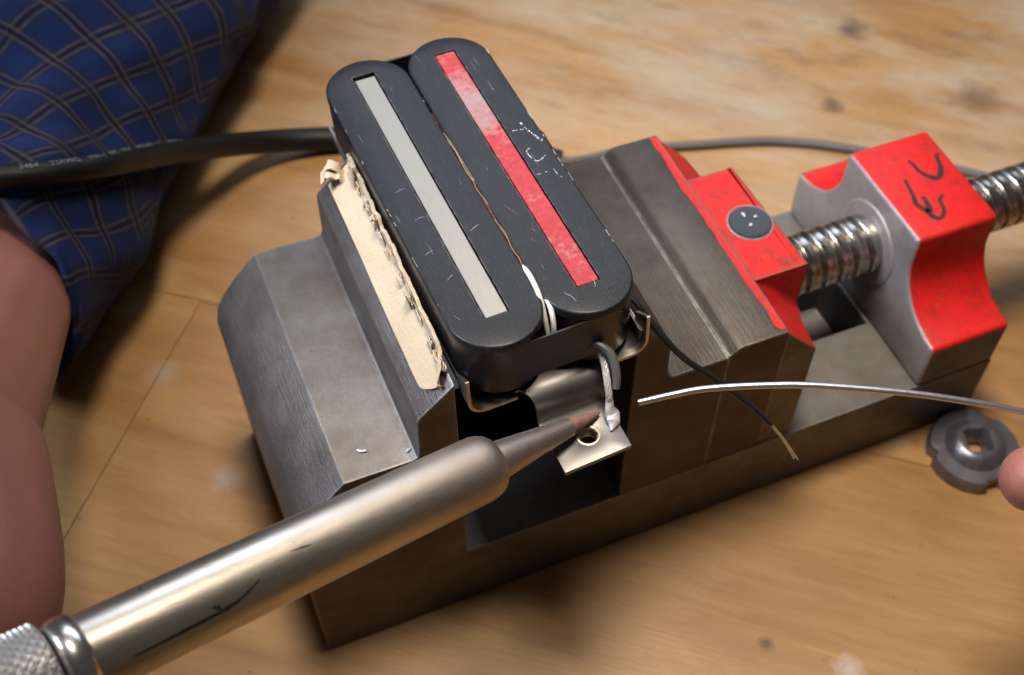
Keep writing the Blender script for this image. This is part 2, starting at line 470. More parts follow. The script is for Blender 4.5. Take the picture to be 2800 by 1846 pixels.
def remeshed(name, bm, voxel, smooth, mats, parent):
    """fuse overlapping closed shapes into one continuous surface"""
    me = bpy.data.meshes.new(name); bm.to_mesh(me); bm.free()
    o = bpy.data.objects.new(name, me); COL.objects.link(o)
    r = o.modifiers.new('r', 'REMESH'); r.mode = 'VOXEL'; r.voxel_size = voxel
    s = o.modifiers.new('s', 'SMOOTH'); s.iterations = smooth; s.factor = .5
    dg = bpy.context.evaluated_depsgraph_get()
    m2 = bpy.data.meshes.new_from_object(o.evaluated_get(dg))
    bpy.data.objects.remove(o); bpy.data.meshes.remove(me)
    return link(name, m2, mats, parent, None)

# ------------------------------------------------------------------ table
gdir = V((math.cos(math.radians(-38)), math.sin(math.radians(-38)), 0)); gperp = V((-gdir.y, gdir.x, 0))
tb = bmesh.new()
bmesh.ops.create_cube(tb, size=1, matrix=Matrix.Translation((3, 1.5, -.66)) @ Matrix.Rotation(math.radians(-38), 4, 'Z') @ Matrix.Diagonal((34, 30, 1.2, 1)))
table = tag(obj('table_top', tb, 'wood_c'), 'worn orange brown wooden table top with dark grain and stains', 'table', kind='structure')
def plank(u0, u1, v0, v1, m):
    base = V((-.619, 2.922, 0))
    pts = [base + gdir*u + gperp*v for u, v in ((u0, v0), (u1, v0), (u1, v1), (u0, v1))]
    bm = prism([(p.x, p.y) for p in pts], -.055, 0.0, 'z')
    bevel(bm, .003, 1)
    return obj('plank', bm, m, table)
jn = .0025
# joint across the grain on the left of the vise
ju = (V((-.999, 1.255, 0)) - V((-.619, 2.922, 0))).dot(gdir)
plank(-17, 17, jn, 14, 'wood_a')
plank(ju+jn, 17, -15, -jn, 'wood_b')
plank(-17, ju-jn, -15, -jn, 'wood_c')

# ------------------------------------------------------------------ vise
vise = thing('vise', 'small steel toolmaker vise with worn red paint clamping the black pickup', 'vise', (2.7, 0, 0))
Z1, ZB, ZT = .70, 1.964, 2.57
prof = [(0, 0), (5.426, 0), (5.426, Z1), (1.065, Z1), (1.065, ZT), (.84, 2.352), (.828, 2.325), (.822, ZB+.05), (.808, ZB+.012), (.775, ZB), (.356, ZB), (.20, 1.80), (.09, 1.665), (.03, 1.56), (0, 1.42)]
bm = prism(prof, -1, 1)
for v in bm.verts:
    if v.co.z > Z1 + .01: v.co.y *= .966
# guide slot along the bed
cut = bmesh.new(); bmesh.ops.create_cube(cut, size=1, matrix=Matrix.Translation(((1.075+4.70)/2, 0, .50)) @ Matrix.Diagonal((4.70-1.075, .62, .60, 1)))
ma, mb = bpy.data.meshes.new('a'), bpy.data.meshes.new('b'); bm.to_mesh(ma); cut.to_mesh(mb); cut.free()
oa, ob_ = bpy.data.objects.new('a', ma), bpy.data.objects.new('b', mb); COL.objects.link(oa); COL.objects.link(ob_)
md = oa.modifiers.new('c', 'BOOLEAN'); md.operation = 'DIFFERENCE'; md.solver = 'EXACT'; md.object = ob_
mr = bpy.data.meshes.new_from_object(oa.evaluated_get(bpy.context.evaluated_depsgraph_get()))
bm.free(); bm = bmesh.new(); bm.from_mesh(mr)
for o_ in (oa, ob_): bpy.data.objects.remove(o_)
for m_ in (ma, mb, mr): bpy.data.meshes.remove(m_)
bmesh.ops.dissolve_limit(bm, angle_limit=.01, verts=bm.verts, edges=bm.edges)
bevel(bm, .026, 3, 22)
for f in bm.faces:
    f.normal_update(); c = f.calc_center_median()
    if f.normal.z > .9 and abs(c.z - Z1) < .01: f.material_index = 1      # ground way of the bed
body = obj('body', bm, ['vise_steel', 'way_steel'], vise)

def flare_section(hb, ztop, zs, zt, zlow, n=10, yc=0.0):
    """half profile on the -y side, mirrored: flat top, short vertical side, concave flare to full width, vertical to zlow"""
    side = [(-hb, ztop), (-hb, zs)]
    for i in range(1, n+1):
        a = math.pi/2*i/n
        side.append((-hb-(1-hb)*(1-math.cos(a)), zs-(zs-zt)*math.sin(a)))
    side.append((-1.0, zlow))
    right = [(-y, z) for y, z in side]
    return side + list(reversed(right))

# movable jaw: front block, shoulder and red boss
F0 = 2.197
bm = prism([(F0, Z1+.004), (F0, ZT), (F0+.225, 2.352), (F0+.236, 2.325), (F0+.242, ZB+.05), (F0+.256, ZB+.012), (F0+.29, ZB), (2.885, ZB), (2.885, Z1+.004)], -1.0, .985)
bevel(bm, .016, 3, 22, lambda e: not all(v.co.x > 2.88 for v in e.verts))
jaw = obj('movable_jaw', bm, 'jaw_steel', vise)
bm = prism([(2.889, Z1+.006), (2.889, ZB+.001), (2.905, ZB+.008), (2.922, ZB+.020), (2.945, ZB+.040), (2.965, ZB+.052), (2.99, ZB+.058), (3.325, ZB+.058), (3.325, Z1+.006)], -.992, .985)
bevel(bm, .012, 3, 60, lambda e: not all(v.co.x < 2.90 and v.co.z > 1 for v in e.verts))
obj('jaw_shoulder', bm, 'jaw_steel', jaw)
bm = bmesh.new()
rings = []
def lug_section(x):
    hb = .505
    zb = 1.992 - 1.06*(x-3.327) if x < 3.60 else 1.703 - .9*(x-3.60)
    W = .984 if x < 3.60 else .984 - .42*math.sin(math.pi/2*min(1, (x-3.60)/.15))
    r = min(.11, max(.004, (1.998-zb)*.6)); r = min(r, W-hb-.02)
    side = [(-hb, 1.998), (-hb, zb+r+.002)]
    for q in (18, 36, 54, 72, 90):
        side.append((-hb-r+r*math.cos(math.radians(q)), zb+r-r*math.sin(math.radians(q))))
    side += [(-W, zb-.0005), (-W, Z1+.01)]
    return side + [(-y, z) for y, z in reversed(side)]
for x in (3.327, 3.36, 3.42, 3.48, 3.54, 3.598, 3.625, 3.65, 3.68, 3.71, 3.75):
    rings.append([bm.verts.new((x - (.05*max(0, (y-.3)/.2) if y > .3 and x > 3.7 else 0), y, z)) for y, z in lug_section(x)])
n = len(rings[0])
for a, b in zip(rings, rings[1:]):
    for k in range(n): bm.faces.new((a[k], a[(k+1)%n], b[(k+1)%n], b[k]))
bm.faces.new(rings[0]); bm.faces.new(rings[-1])
bmesh.ops.recalc_face_normals(bm, faces=bm.faces)
bevel(bm, .022, 3, 42)
for f in bm.faces:
    f.normal_update(); c = f.calc_center_median()
    f.material_index = 1 if (abs(f.normal.x) > .85 or (f.normal.z < .06 and c.z < 1.50)) else 0
boss = obj('boss', bm, ['red_paint', 'vise_steel'], jaw)
boss['label'] = 'red painted boss with chipped edges'
# thin painted lip along the back of the shoulder
bm = bmesh.new()
N = 60
rows = []
for i in range(N+1):
    y = -.955 + 1.92*i/N
    wv = .050 + .022*noise.noise(V((y*3.1, 2.2, 0))) + .012*noise.noise(V((y*11, 5, 0)))
    if y < -.93: wv = .03
    rows.append([bm.verts.new((3.312-wv, y, ZB+.0595)), bm.verts.new((3.318, y, ZB+.0595)), bm.verts.new((3.336, y, ZB+.03)), bm.verts.new((3.338, y, 1.90))])
for a, b in zip(rows, rows[1:]):
    for k in range(3): bm.faces.new((a[k], a[k+1], b[k+1], b[k]))
bmesh.ops.recalc_face_normals(bm, faces=bm.faces)
obj('painted_lip', bm, 'red_paint', jaw)
# pivot pin: black domed head with punched marks
pc = V((3.562, -.022, 1.995))
bm = bmesh.new()
R0 = .152
add_lathe(bm, pc - V((0,0,.05)), (0, 0, 1), [(0, R0), (.052, R0), (.060, R0-.006), (.061, R0*.8), (.0605, R0*.5), (.060, .01)], 48)
pin = obj('pivot_pin', bm, 'pin_oxide', jaw)
bm = bmesh.new()
ri = add_lathe(bm, pc, (0, 0, 1), [(.004, R0+.016), (.006, R0+.014), (.006, R0+.002), (-.01, R0+.001)], 48, cap=False)
obj('pin_rim', bm, 'vise_steel', pin)
bm = bmesh.new()
for a, b in (((3.545, .075), (3.548, .030)), ((3.607, .010), (3.630, -.005)), ((3.535, -.060), (3.565, -.048))):
    add_tube(bm, [V((a[0], a[1], pc.z+.0125)), V(((a[0]+b[0])/2, (a[1]+b[1])/2, pc.z+.017)), V((b[0], b[1], pc.z+.0125))], [.005, .013, .005], 8)
obj('punch_marks', bm, 'bright_strand', pin)

# nut block
X0, X1 = 4.722, 5.43
sec = flare_section(.49, 1.815, 1.60, 1.148, Z1+.004, 14)
bm = prism(sec, X0, X1, 'x')
bevel(bm, .035, 3, 28)
for f in bm.faces:
    f.normal_update(); c = f.calc_center_median()
    f.material_index = 2 if f.normal.x < -.62 else 1 if (f.normal.z < .06 and c.z < 1.15) else 0
nut = obj('nut_block', bm, ['red_paint', 'vise_steel', 'machined_steel'], vise)
nut['label'] = 'red nut block with black handwritten letters E C'
bm = bmesh.new()
zt = 1.8165
Cp = [(5.104, .249), (5.112, .197), (5.121, .109), (5.157, .048), (5.192, .013), (5.227, .015), (5.28, .069), (5.318, .151), (5.337, .218), (5.369, .228)]
Ep = [(4.968, .084), (4.949, -.002), (4.929, -.097), (4.906, -.17), (4.93, -.22), (4.944, -.285), (4.972, -.341), (5.025, -.337), (5.074, -.276), (5.096, -.193), (5.147, -.155)]
E2 = [(4.996, -.113), (4.988, -.182), (4.972, -.256), (4.942, -.239)]
for st, w in ((Cp, .046), (Ep, .042), (E2, .046)):
    ribbon(bm, [V((x, y, zt)) for x, y in st], w, .0008, jag=.22)
obj('handwritten_letters', bm, 'marker_ink', nut)
bm = bmesh.new()
add_lathe(bm, (X0-.0005, 0, 1.32), (-1, 0, 0), [(0, .345), (.012, .335), (.016, .32), (.016, .0)], 48, cap=False)
obj('spot_face', bm, 'machined_steel', nut)
# screw with a rolled thread
bm = bmesh.new()
pitch, r0, am = .138, .212, .040
nx, nt = 470, 48
xa, xb = 3.70, 7.3
rings = []
for i in range(nx+1):
    x = xa + (xb-xa)*i/nx; rg = []
    for k in range(nt):
        th = 2*math.pi*k/nt
        ph = ((x/pitch) - k/nt) % 1.0
        d = abs(ph-.5)*2; h = min(1.0, max(0.0, (1-d)/.42)); h = h*h*(3-2*h) - .10*max(0, .5-d)
        r = r0 - am + am*1.5*h
        rg.append(bm.verts.new((x, r*math.cos(th), 1.32 + r*math.sin(th))))
    rings.append(rg)
for a, b in zip(rings, rings[1:]):
    for k in range(nt): bm.faces.new((a[k], a[(k+1)%nt], b[(k+1)%nt], b[k]))
bm.faces.new(rings[0]); bm.faces.new(rings[-1])
bmesh.ops.recalc_face_normals(bm, faces=bm.faces)
screw = obj('screw', bm, 'screw_steel', vise, 60)

# ------------------------------------------------------------------ pickup (local frame: origin at the middle of the top face)
from mathutils import Quaternion
rv = V((-.025, -.03, .022))
prot = Matrix.Rotation(rv.length, 3, rv.normalized())
PC = V((1.631, .274, 2.87))
pick = thing('guitar_pickup', 'black twin blade guitar pickup with one red and one bare steel strip', 'guitar pickup', PC, prot.to_4x4())
PM = Matrix.Translation(PC) @ prot.to_4x4()
def pobj(name, bm, mats, parent=None, sharp=35):
    bmesh.ops.transform(bm, matrix=PM, verts=bm.verts)
    return obj(name, bm, mats, parent or pick, sharp)
YC = -.025; HL = 1.293; HW = .274
def stadium(cx, hw, y0, y1, n=18):
    return arc(cx, y0+hw, hw, 180, 360, n) + arc(cx, y1-hw, hw, 0, 180, n)
def ring_top(outer, inner, z0, z1, depth):
    """plate with a rectangular slot"""
    bm = bmesh.new()
    cxo = sum(p[0] for p in outer)/len(outer); hw = max(p[0] for p in outer)-cxo; yt = max(p[1] for p in outer); yb = min(p[1] for p in outer)
    def inset(d):
        r = []
        for x, y in outer:
            yc = yt-hw if y > (yt+yb)/2 else yb+hw
            k = (hw-d)/hw; r.append((cxo+(x-cxo)*k, yc+(y-yc)*k))
        return r
    rims = [[bm.verts.new((x, y, z1-dz)) for x, y in inset(d)] for d, dz in ((0, .018), (.002, .009), (.007, .003))]
    o1 = [bm.verts.new((x, y, z1)) for x, y in inset(.016)]; o0 = [bm.verts.new((x, y, z0)) for x, y in outer]
    i1 = [bm.verts.new((x, y, z1)) for x, y in inner]; i0 = [bm.verts.new((x, y, z1-depth)) for x, y in inner]
    def loop(vs): return [bm.edges.new((vs[k], vs[(k+1)%len(vs)])) for k in range(len(vs))]
    bmesh.ops.triangle_fill(bm, use_beauty=True, edges=loop(o1)+loop(i1))
    n = len(outer)
    for lo, hi in zip([o0]+rims, rims+[o1]):
        for k in range(n): bm.faces.new((lo[k], lo[(k+1)%n], hi[(k+1)%n], hi[k]))
    for k in range(4): bm.faces.new((i1[k], i1[(k+1)%4], i0[(k+1)%4], i0[k]))
    bm.faces.new(list(reversed(o0))); bm.faces.new(i0)
    bmesh.ops.recalc_face_normals(bm, faces=bm.faces)
    return bm
for side, bmatn, lab in ((-1, 'bare_blade', 'bobbin with a bare pale steel strip'), (1, 'red_blade', 'bobbin with a red marked steel strip')):
    cx = side*.2775
    yo = 0.0 if side > 0 else -.005
    wb = .0655
    bx = side*.2778 + (.002 if side < 0 else 0)
    y0, y1 = -1.094, 1.108
    sl = [(bx-wb-.009, y0-.006), (bx+wb+.009, y0-.006), (bx+wb+.009, y1+.006), (bx-wb-.009, y1+.006)]
    bm = ring_top(stadium(cx, HW, YC-HL+yo, YC+HL+yo), sl, -.052, 0.0, .08)
    b = pobj('bobbin', bm, 'bobbin_plastic'); b['label'] = lab
    bm = bmesh.new()
    far = y1 - (.028 if side < 0 else .004)
    bmesh.ops.create_cube(bm, size=1, matrix=Matrix.Translation((bx, (y0+far)/2, -.042)) @ Matrix.Diagonal((wb*2, far-y0, .08, 1)))
    bevel(bm, .004, 1)
    pobj('blade', bm, bmatn, b)
    # lower flange and winding
    bm = prism(stadium(cx, HW-.012, YC-HL+.015, YC+HL-.015), -.43, -.375, 'z')
    pobj('lower_flange', bm, 'black_tape', b)
    bm = prism(stadium(cx, HW-.03, YC-HL+.03, YC+HL-.03), -.385, -.045, 'z')
    pobj('coil', bm, 'coil_wire', b, 30)
# tape wrapped round both bobbins
def rrect(hw, y0, y1, r, n=8):
    return arc(-hw+r, y0+r, r, 180, 270, n) + arc(hw-r, y0+r, r, 270, 360, n) + arc(hw-r, y1-r, r, 0, 90, n) + arc(-hw+r, y1-r, r, 90, 180, n)
bm = bmesh.new()
o = rrect(.547, YC-HL+.012, YC+HL-.008, .268, 10); inn = rrect(.535, YC-HL+.024, YC+HL-.02, .256, 10)
def up(i, n): return -.056 + .006*noise.noise(V((i*.35, 1, 4)))
n = len(o)
lv = [[bm.verts.new((x, y, z)) for x, y in o] for z in (-.37, -.25, -.15)]
top = [bm.verts.new((x, y, up(i, n))) for i, (x, y) in enumerate(o)]
itop = [bm.verts.new((x, y, up(i, n)-.002)) for i, (x, y) in enumerate(inn)]
ilow = [bm.verts.new((x, y, -.37)) for x, y in inn]
seq = lv + [top, itop, ilow, lv[0]]
for a, c in zip(seq, seq[1:]):
    for k in range(n): bm.faces.new((a[k], a[(k+1)%n], c[(k+1)%n], c[k]))
bmesh.ops.recalc_face_normals(bm, faces=bm.faces)
pobj('tape_wrap', bm, 'black_tape')
# floor between the coils (dark gap filler: the magnet bar)
bm = bmesh.new(); bmesh.ops.create_cube(bm, size=1, matrix=Matrix.Translation((0, YC, -.33)) @ Matrix.Diagonal((.5, 2.2, .16, 1)))
pobj('magnet_bar', bm, 'black_tape')
# baseplate: shallow tray
TE = -1.272            # near end of the tray
def tray_section():
    h = .556; zb = -.505; th = .016
    out = [(-h, -.20)] + [(-h+.10+.10*math.cos(math.radians(a)), zb+.10+.10*math.sin(math.radians(a))) for a in (180, 200, 225, 250, 270)]
    out += [(h-.10+.10*math.cos(math.radians(a)), zb+.10+.10*math.sin(math.radians(a))) for a in (270, 290, 315, 340, 360)] + [(h, -.20)]
    return out
def sheet(bm, rows, th):
    """thicken a grid of points (list of rows) along its normals"""
    nr, nc = len(rows), len(rows[0])
    nrm = [[None]*nc for _ in range(nr)]
    for i in range(nr):
        for j in range(nc):
            a = rows[min(nr-1, i+1)][j] - rows[max(0, i-1)][j]; b = rows[i][min(nc-1, j+1)] - rows[i][max(0, j-1)]
            nrm[i][j] = a.cross(b).normalized()
    A = [[bm.verts.new(rows[i][j] + nrm[i][j]*th*.5) for j in range(nc)] for i in range(nr)]
    B = [[bm.verts.new(rows[i][j] - nrm[i][j]*th*.5) for j in range(nc)] for i in range(nr)]
    for i in range(nr-1):
        for j in range(nc-1):
            bm.faces.new((A[i][j], A[i][j+1], A[i+1][j+1], A[i+1][j])); bm.faces.new((B[i][j], B[i+1][j], B[i+1][j+1], B[i][j+1]))
    def rim(idx):
        for (i, j), (k, l) in zip(idx, idx[1:]): bm.faces.new((A[i][j], A[k][l], B[k][l], B[i][j]))
    rim([(0, j) for j in range(nc)]); rim([(nr-1, j) for j in range(nc)]); rim([(i, 0) for i in range(nr)]); rim([(i, nc-1) for i in range(nr)])
    bmesh.ops.recalc_face_normals(bm, faces=bm.faces)
bm = bmesh.new()
secp = tray_section()
ys = [TE, TE+.3, 0, .6, YC+HL-.1]
rows = []
for y in ys:
    row = []
    for x, z in secp:
        row.append(V((x*.985, y, min(z, -.36))))
    rows.append(row)
sheet(bm, rows, .018)
base = pobj('baseplate', bm, 'nickel_silver')
# side lips of the tray that stick out past the coil at the near end
for s in (-1, 1):
    bm = bmesh.new()
    rows = []
    for y in (TE+.10, TE-.035, TE-.045):
        row = []
        for x, z in secp:
            if (x < -.20 and s < 0) or (x > .30 and s > 0): row.append(V((x, y, z if y < TE else min(z, -.30))))
        if s < 0: row += [V((x, y, -.505)) for x in (-.36, -.27)]
        else: row = [V((x, y, -.505)) for x in (.36, .42)] + row
        rows.append(row)
    sheet(bm, rows, .020)
    pobj('tray_lip', bm, 'nickel_edge', base)
# mounting leg and tab with a threaded hole
lx0, lx1 = -.188, .238
prof = [(-1.10, -.503), (-1.24, -.503)] + [(-1.27-.125*math.sin(math.radians(a)), -.628+.125*math.cos(math.radians(a))) for a in (0, 15, 30, 45, 60, 75)] + [(-1.398, -.690)]
bm = bmesh.new()
rows = []
for i, (y, z) in enumerate(prof):
    fl = (.10, .085, .055, .030, .012, .004, 0, 0, 0)[min(i, 8)]      # the leg flares into the tray floor
    rows.append([V((lx0-fl+(lx1+fl*.5-lx0+fl)*k/4, y, z)) for k in range(5)])
sheet(bm, rows, .022)
leg = pobj('mounting_leg', bm, 'nickel_silver', base)
# tab plate with hole
hc = (.040, -1.605); hr = .060
ty0, ty1 = -1.785, -1.400
outer = [(lx0, ty0), (lx1, ty0+.010), (lx1+.004, ty1), (lx0, ty1)]
def tab_plate():
    bm = bmesh.new(); n = 28
    # octagonal-ish grid: fan between the outline (resampled) and the hole
    def edge_pt(a):
        dx, dy = math.cos(a), math.sin(a); best = 9
        for (x1, y1), (x2, y2) in zip(outer, outer[1:]+outer[:1]):
            ex, ey = x2-x1, y2-y1; den = dx*ey-dy*ex
            if abs(den) < 1e-9: continue
            t = ((x1-hc[0])*ey-(y1-hc[1])*ex)/den; u = ((x1-hc[0])*dy-(y1-hc[1])*dx)/den
            if t > 0 and -1e-6 <= u <= 1+1e-6: best = min(best, t)
        return best
    angs = sorted([2*math.pi*k/n for k in range(n)] + [math.atan2(y-hc[1], x-hc[0]) % (2*math.pi) for x, y in outer])
    zt_, zb_ = -.688, -.720
    ot = []; ob = []; it = []; ib = []
    for a in angs:
        r = edge_pt(a); c, s = math.cos(a), math.sin(a)
        ot.append(bm.verts.new((hc[0]+c*r, hc[1]+s*r, zt_))); ob.append(bm.verts.new((hc[0]+c*r, hc[1]+s*r, zb_)))
        it.append(bm.verts.new((hc[0]+c*hr, hc[1]+s*hr, zt_))); ib.append(bm.verts.new((hc[0]+c*hr, hc[1]+s*hr, zb_)))
    m = len(angs)
    for k in range(m):
        j = (k+1) % m
        bm.faces.new((it[k], ot[k], ot[j], it[j])); bm.faces.new((ob[k], ib[k], ib[j], ob[j]))
        bm.faces.new((ot[k], ob[k], ob[j], ot[j])); bm.faces.new((ib[k], it[k], it[j], ib[j]))
    bmesh.ops.recalc_face_normals(bm, faces=bm.faces)
    bevel(bm, .006, 2, 60)
    return bm
pobj('mounting_tab', tab_plate(), 'nickel_silver', base)
bm = bmesh.new()
path = []
for i in range(4*24+1):
    a = 2*math.pi*i/24; path.append(V((hc[0]+hr*math.cos(a)*.97, hc[1]+hr*math.sin(a)*.97, -.692-.025*i/24)))
add_tube(bm, path, .0085, 6)
pobj('hole_thread', bm, 'nickel_edge', base)
bm = bmesh.new()
add_lathe(bm, (hc[0], hc[1], -.686), (0, 0, -1), [(0, hr+.012), (-.002, hr+.004), (.0, hr-.002), (.10, hr-.002), (.10, hr+.012), (.03, hr+.012)], 32, cap=False)
pobj('threaded_hole', bm, 'nickel_edge', base)

# scratched marks on the red bobbin side
bm = bmesh.new()
for st, w in (([(.46, .28), (.468, .233), (.48, .186), (.496, .136), (.507, .097), (.520, .078)], .020), ([(.374, .233), (.4, .228), (.434, .221), (.455, .215)], .010),
              ([(.445, .042), (.405, .04), (.391, .019), (.396, -.037), (.412, -.075), (.439, -.077), (.482, -.053)], .010),
              ([(.37, -.186), (.403, -.188), (.44, -.188)], .009), ([(.48, -.17), (.482, -.237), (.499, -.271)], .005)):
    pts = catmull([V((x, y, 0)) for x, y in st], 6)
    for i in range(len(pts)-1):     # broken, chattering scratch: short bars across the stroke
        if random.random() < .30: continue
        a, c = pts[i], pts[i+1]; ribbon(bm, [a.lerp(c, .12), a.lerp(c, .80)], w*random.uniform(.35, .8), .0012, taper=False)
pobj('scratched_marks', bm, 'scratch_white')
# stray scratches and lint on the bobbin tops
bm = bmesh.new()
for i in range(16):
    x = random.choice([-1, 1])*random.choice([random.uniform(.04, .17), random.uniform(.38, .53)]); y = random.uniform(-1.1, 1.1); a = random.gauss(math.pi/2, .18); L = random.uniform(.02, .12)
    d = V((math.cos(a), math.sin(a), 0))*L; p = V((x, y, 0))
    if abs(p.x+d.x) > .53 or abs(p.x+d.x) < .03: continue
    ribbon(bm, [p, p+d*.5+V((random.uniform(-.004, .004), 0, 0)), p+d], random.uniform(.0008, .0016), .0012)
for x, y, L, a in ((-.475, -.52, .055, .3), (-.43, -.24, .06, .1), (-.46, .02, .07, .15), (-.17, -.45, .07, .4), (-.43, -.75, .05, .6), (.30, -1.14, .06, 1.4), (.16, -1.19, .09, 2.0)):
    d = V((math.cos(a), math.sin(a), 0))*L; p = V((x, y, 0)); ribbon(bm, [p, p+d*.5+V((.006, .006, 0)), p+d], .0026, .0012)
for i in range(26):       # nicks along the rims
    sx = random.choice((-1, 1)); yy = random.uniform(-1.0, 1.0); xe = sx*.5445 if random.random() < .75 else sx*.012
    if abs(xe) < .1 and yy > .9: continue
    L = abs(random.gauss(0, .03)) + .004
    ribbon(bm, [V((xe, yy, -.004)), V((xe + random.uniform(-.003, .003), yy+L, -.004))], random.uniform(.002, .006), .0015)
pobj('fine_scratches', bm, 'scratch_grey')
# fluff and fine enamelled wire in the seam
bm = bmesh.new()
for i in range(4):
    y0 = random.uniform(-.85, .2); y1 = y0 + random.uniform(.35, .75); pts = []
    for k in range(9):
        t = k/8; pts.append(V((random.uniform(-.008, .008), y0+(y1-y0)*t, -.012+.012*math.sin(t*3.1)+random.uniform(-.003, .003))))
    add_tube(bm, catmull(pts, 3), .0018, 5)
pobj('seam_fibre', bm, 'fibre')
bm = bmesh.new()
for i in range(3):
    pts = [V((random.uniform(-.006, .006), y, -.016+random.uniform(-.004, .008))) for y in (-.9, -.6, -.3, 0, .3, .6)]
    add_tube(bm, catmull(pts, 4), .004, 5)
pobj('seam_wire', bm, 'coil_wire')
for pts in (((.002, -.80, -.03), (.000, -.90, .004), (-.006, -1.02, .005), (-.012, -1.10, -.03), (-.018, -1.16, -.10), (-.02, -1.21, -.2)),
            ((.02, -1.05, -.03), (.022, -1.12, -.02), (.012, -1.19, -.05), (.0, -1.235, -.12), (-.01, -1.245, -.22))):
    bm = bmesh.new(); add_tube(bm, catmull([V(p) for p in pts], 8), .0155, 10)
    pobj('white_wire', bm, 'white_wire')
# black lead with a bare end
def wpath(bm, pts, r, seg=10, n=8): add_tube(bm, catmull([V(p) for p in pts], n), r, seg)
bm = bmesh.new()
wpath(bm, [(2.12, -.40, 2.45), (2.20, -.66, 2.60), (2.255, -.79, 2.58), (2.313, -.905, 2.5), (2.432, -1.106, 2.35), (2.612, -1.25, 2.2), (2.812, -1.386, 2.0), (2.94, -1.485, 1.85)], .020)
lead = obj('lead_wire', bm, 'wire_black', pick)
bm = bmesh.new()
for k in range(4):
    o = V((.006*math.cos(k*1.6), .006*math.sin(k*1.6), 0))
    wpath(bm, [V((2.93, -1.475, 1.862))+o, V((3.009, -1.564, 1.75))+o*random.uniform(.3, 1.5), V((3.048+.006*k, -1.661-.004*k, 1.65))+o*2], .0055, 5, 6)
obj('bare_end', bm, 'copper_strand', lead)
# screen wire: grey sleeve, twisted strands, tinned end on the tab
bm = bmesh.new()
wpath(bm, [(1.66, -.93, 2.50), (1.72, -.96, 2.55), (1.827, -.985, 2.60), (1.90, -1.03, 2.62), (1.95, -1.10, 2.60), (1.957, -1.17, 2.55), (1.945, -1.225, 2.50), (1.93, -1.255, 2.46)], [.012, .018, .026, .030, .030, .028, .026, .022])
slv = obj('wire_sleeve', bm, 'wire_grey', pick)
bm = bmesh.new()
bpts = catmull([V(p) for p in [(1.925, -1.062, 2.565), (1.912, -1.13, 2.52), (1.905, -1.20, 2.455), (1.895, -1.245, 2.38), (1.893, -1.262, 2.31)]], 10)
T, U = frames(bpts)
for k in range(7):
    pts = []
    for i, (p, t, u) in enumerate(zip(bpts, T, U)):
        a = 2*math.pi*k/7 + i*.22; w = t.cross(u); r = .015 + .003*math.sin(i*.5+k)
        pts.append(p + u*math.cos(a)*r + w*math.sin(a)*r)
    add_tube(bm, pts, .0065, 6)
obj('twisted_strands', bm, 'bright_strand', slv)
bm = bmesh.new()
wpath(bm, [(1.893, -1.252, 2.37), (1.896, -1.272, 2.31), (1.902, -1.294, 2.268), (1.893, -1.332, 2.252), (1.862, -1.378, 2.236)], [.018, .030, .044, .042, .010], 12)
for v in bm.verts:
    v.co += v.co.normalized()*0 + V((noise.noise(v.co*14), noise.noise(v.co*14+V((5,0,0))), noise.noise(v.co*14+V((0,7,0)))))*.010
obj('solder_blob', bm, 'tinned', slv)

# ------------------------------------------------------------------ cardboard pad on the fixed jaw
bm = bmesh.new()
Pl = V((.84, 0, 2.352)); Ph = V((1.065, 0, 2.57)); sl = (Ph-Pl); nrm = V((-sl.z, 0, sl.x)).normalized()
NY, NX = 90, 12
rows = []
for i in range(NY+1):
    y = -.925 + 1.83*i/NY
    row = []
    s0 = .36 + .03*noise.noise(V((y*1.3, 3, 0)))
    if y < -.80: s0 += .45*((-.80-y)/.125)**2
    rag = .10*noise.noise(V((y*6, 1.5, 0))) + .07*noise.noise(V((y*17, 4, 0)))
    s1 = 1.32 + rag
    if y < -.70: s1 -= .55*min(1, (-.70-y)/.2)
    for j in range(NX+1):
        f = j/NX; s = s0+(s1-s0)*f
        lift = .016 + .004*noise.noise(V((y*4, s*4, 2)))
        if f > .72: lift += (.035+.035*noise.noise(V((y*9, 9, 0)))+.02*noise.noise(V((y*30, f*8, 1))))*(f-.72)/.28
        q = Pl + sl*s + nrm*max(.010, lift) + V((0, y, 0)); xm = 1.060 + .010*noise.noise(V((y*12, s*6, 3)))
        if q.x > xm: q.x = xm
        row.append(q)
    rows.append(row)
sheet(bm, rows, .020)
card = tag(obj('cardboard_pad', bm, 'cardboard', None, 40, (1.0, 0, 2.5)), 'torn tan cardboard pad folded between fixed vise jaw and pickup', 'cardboard')
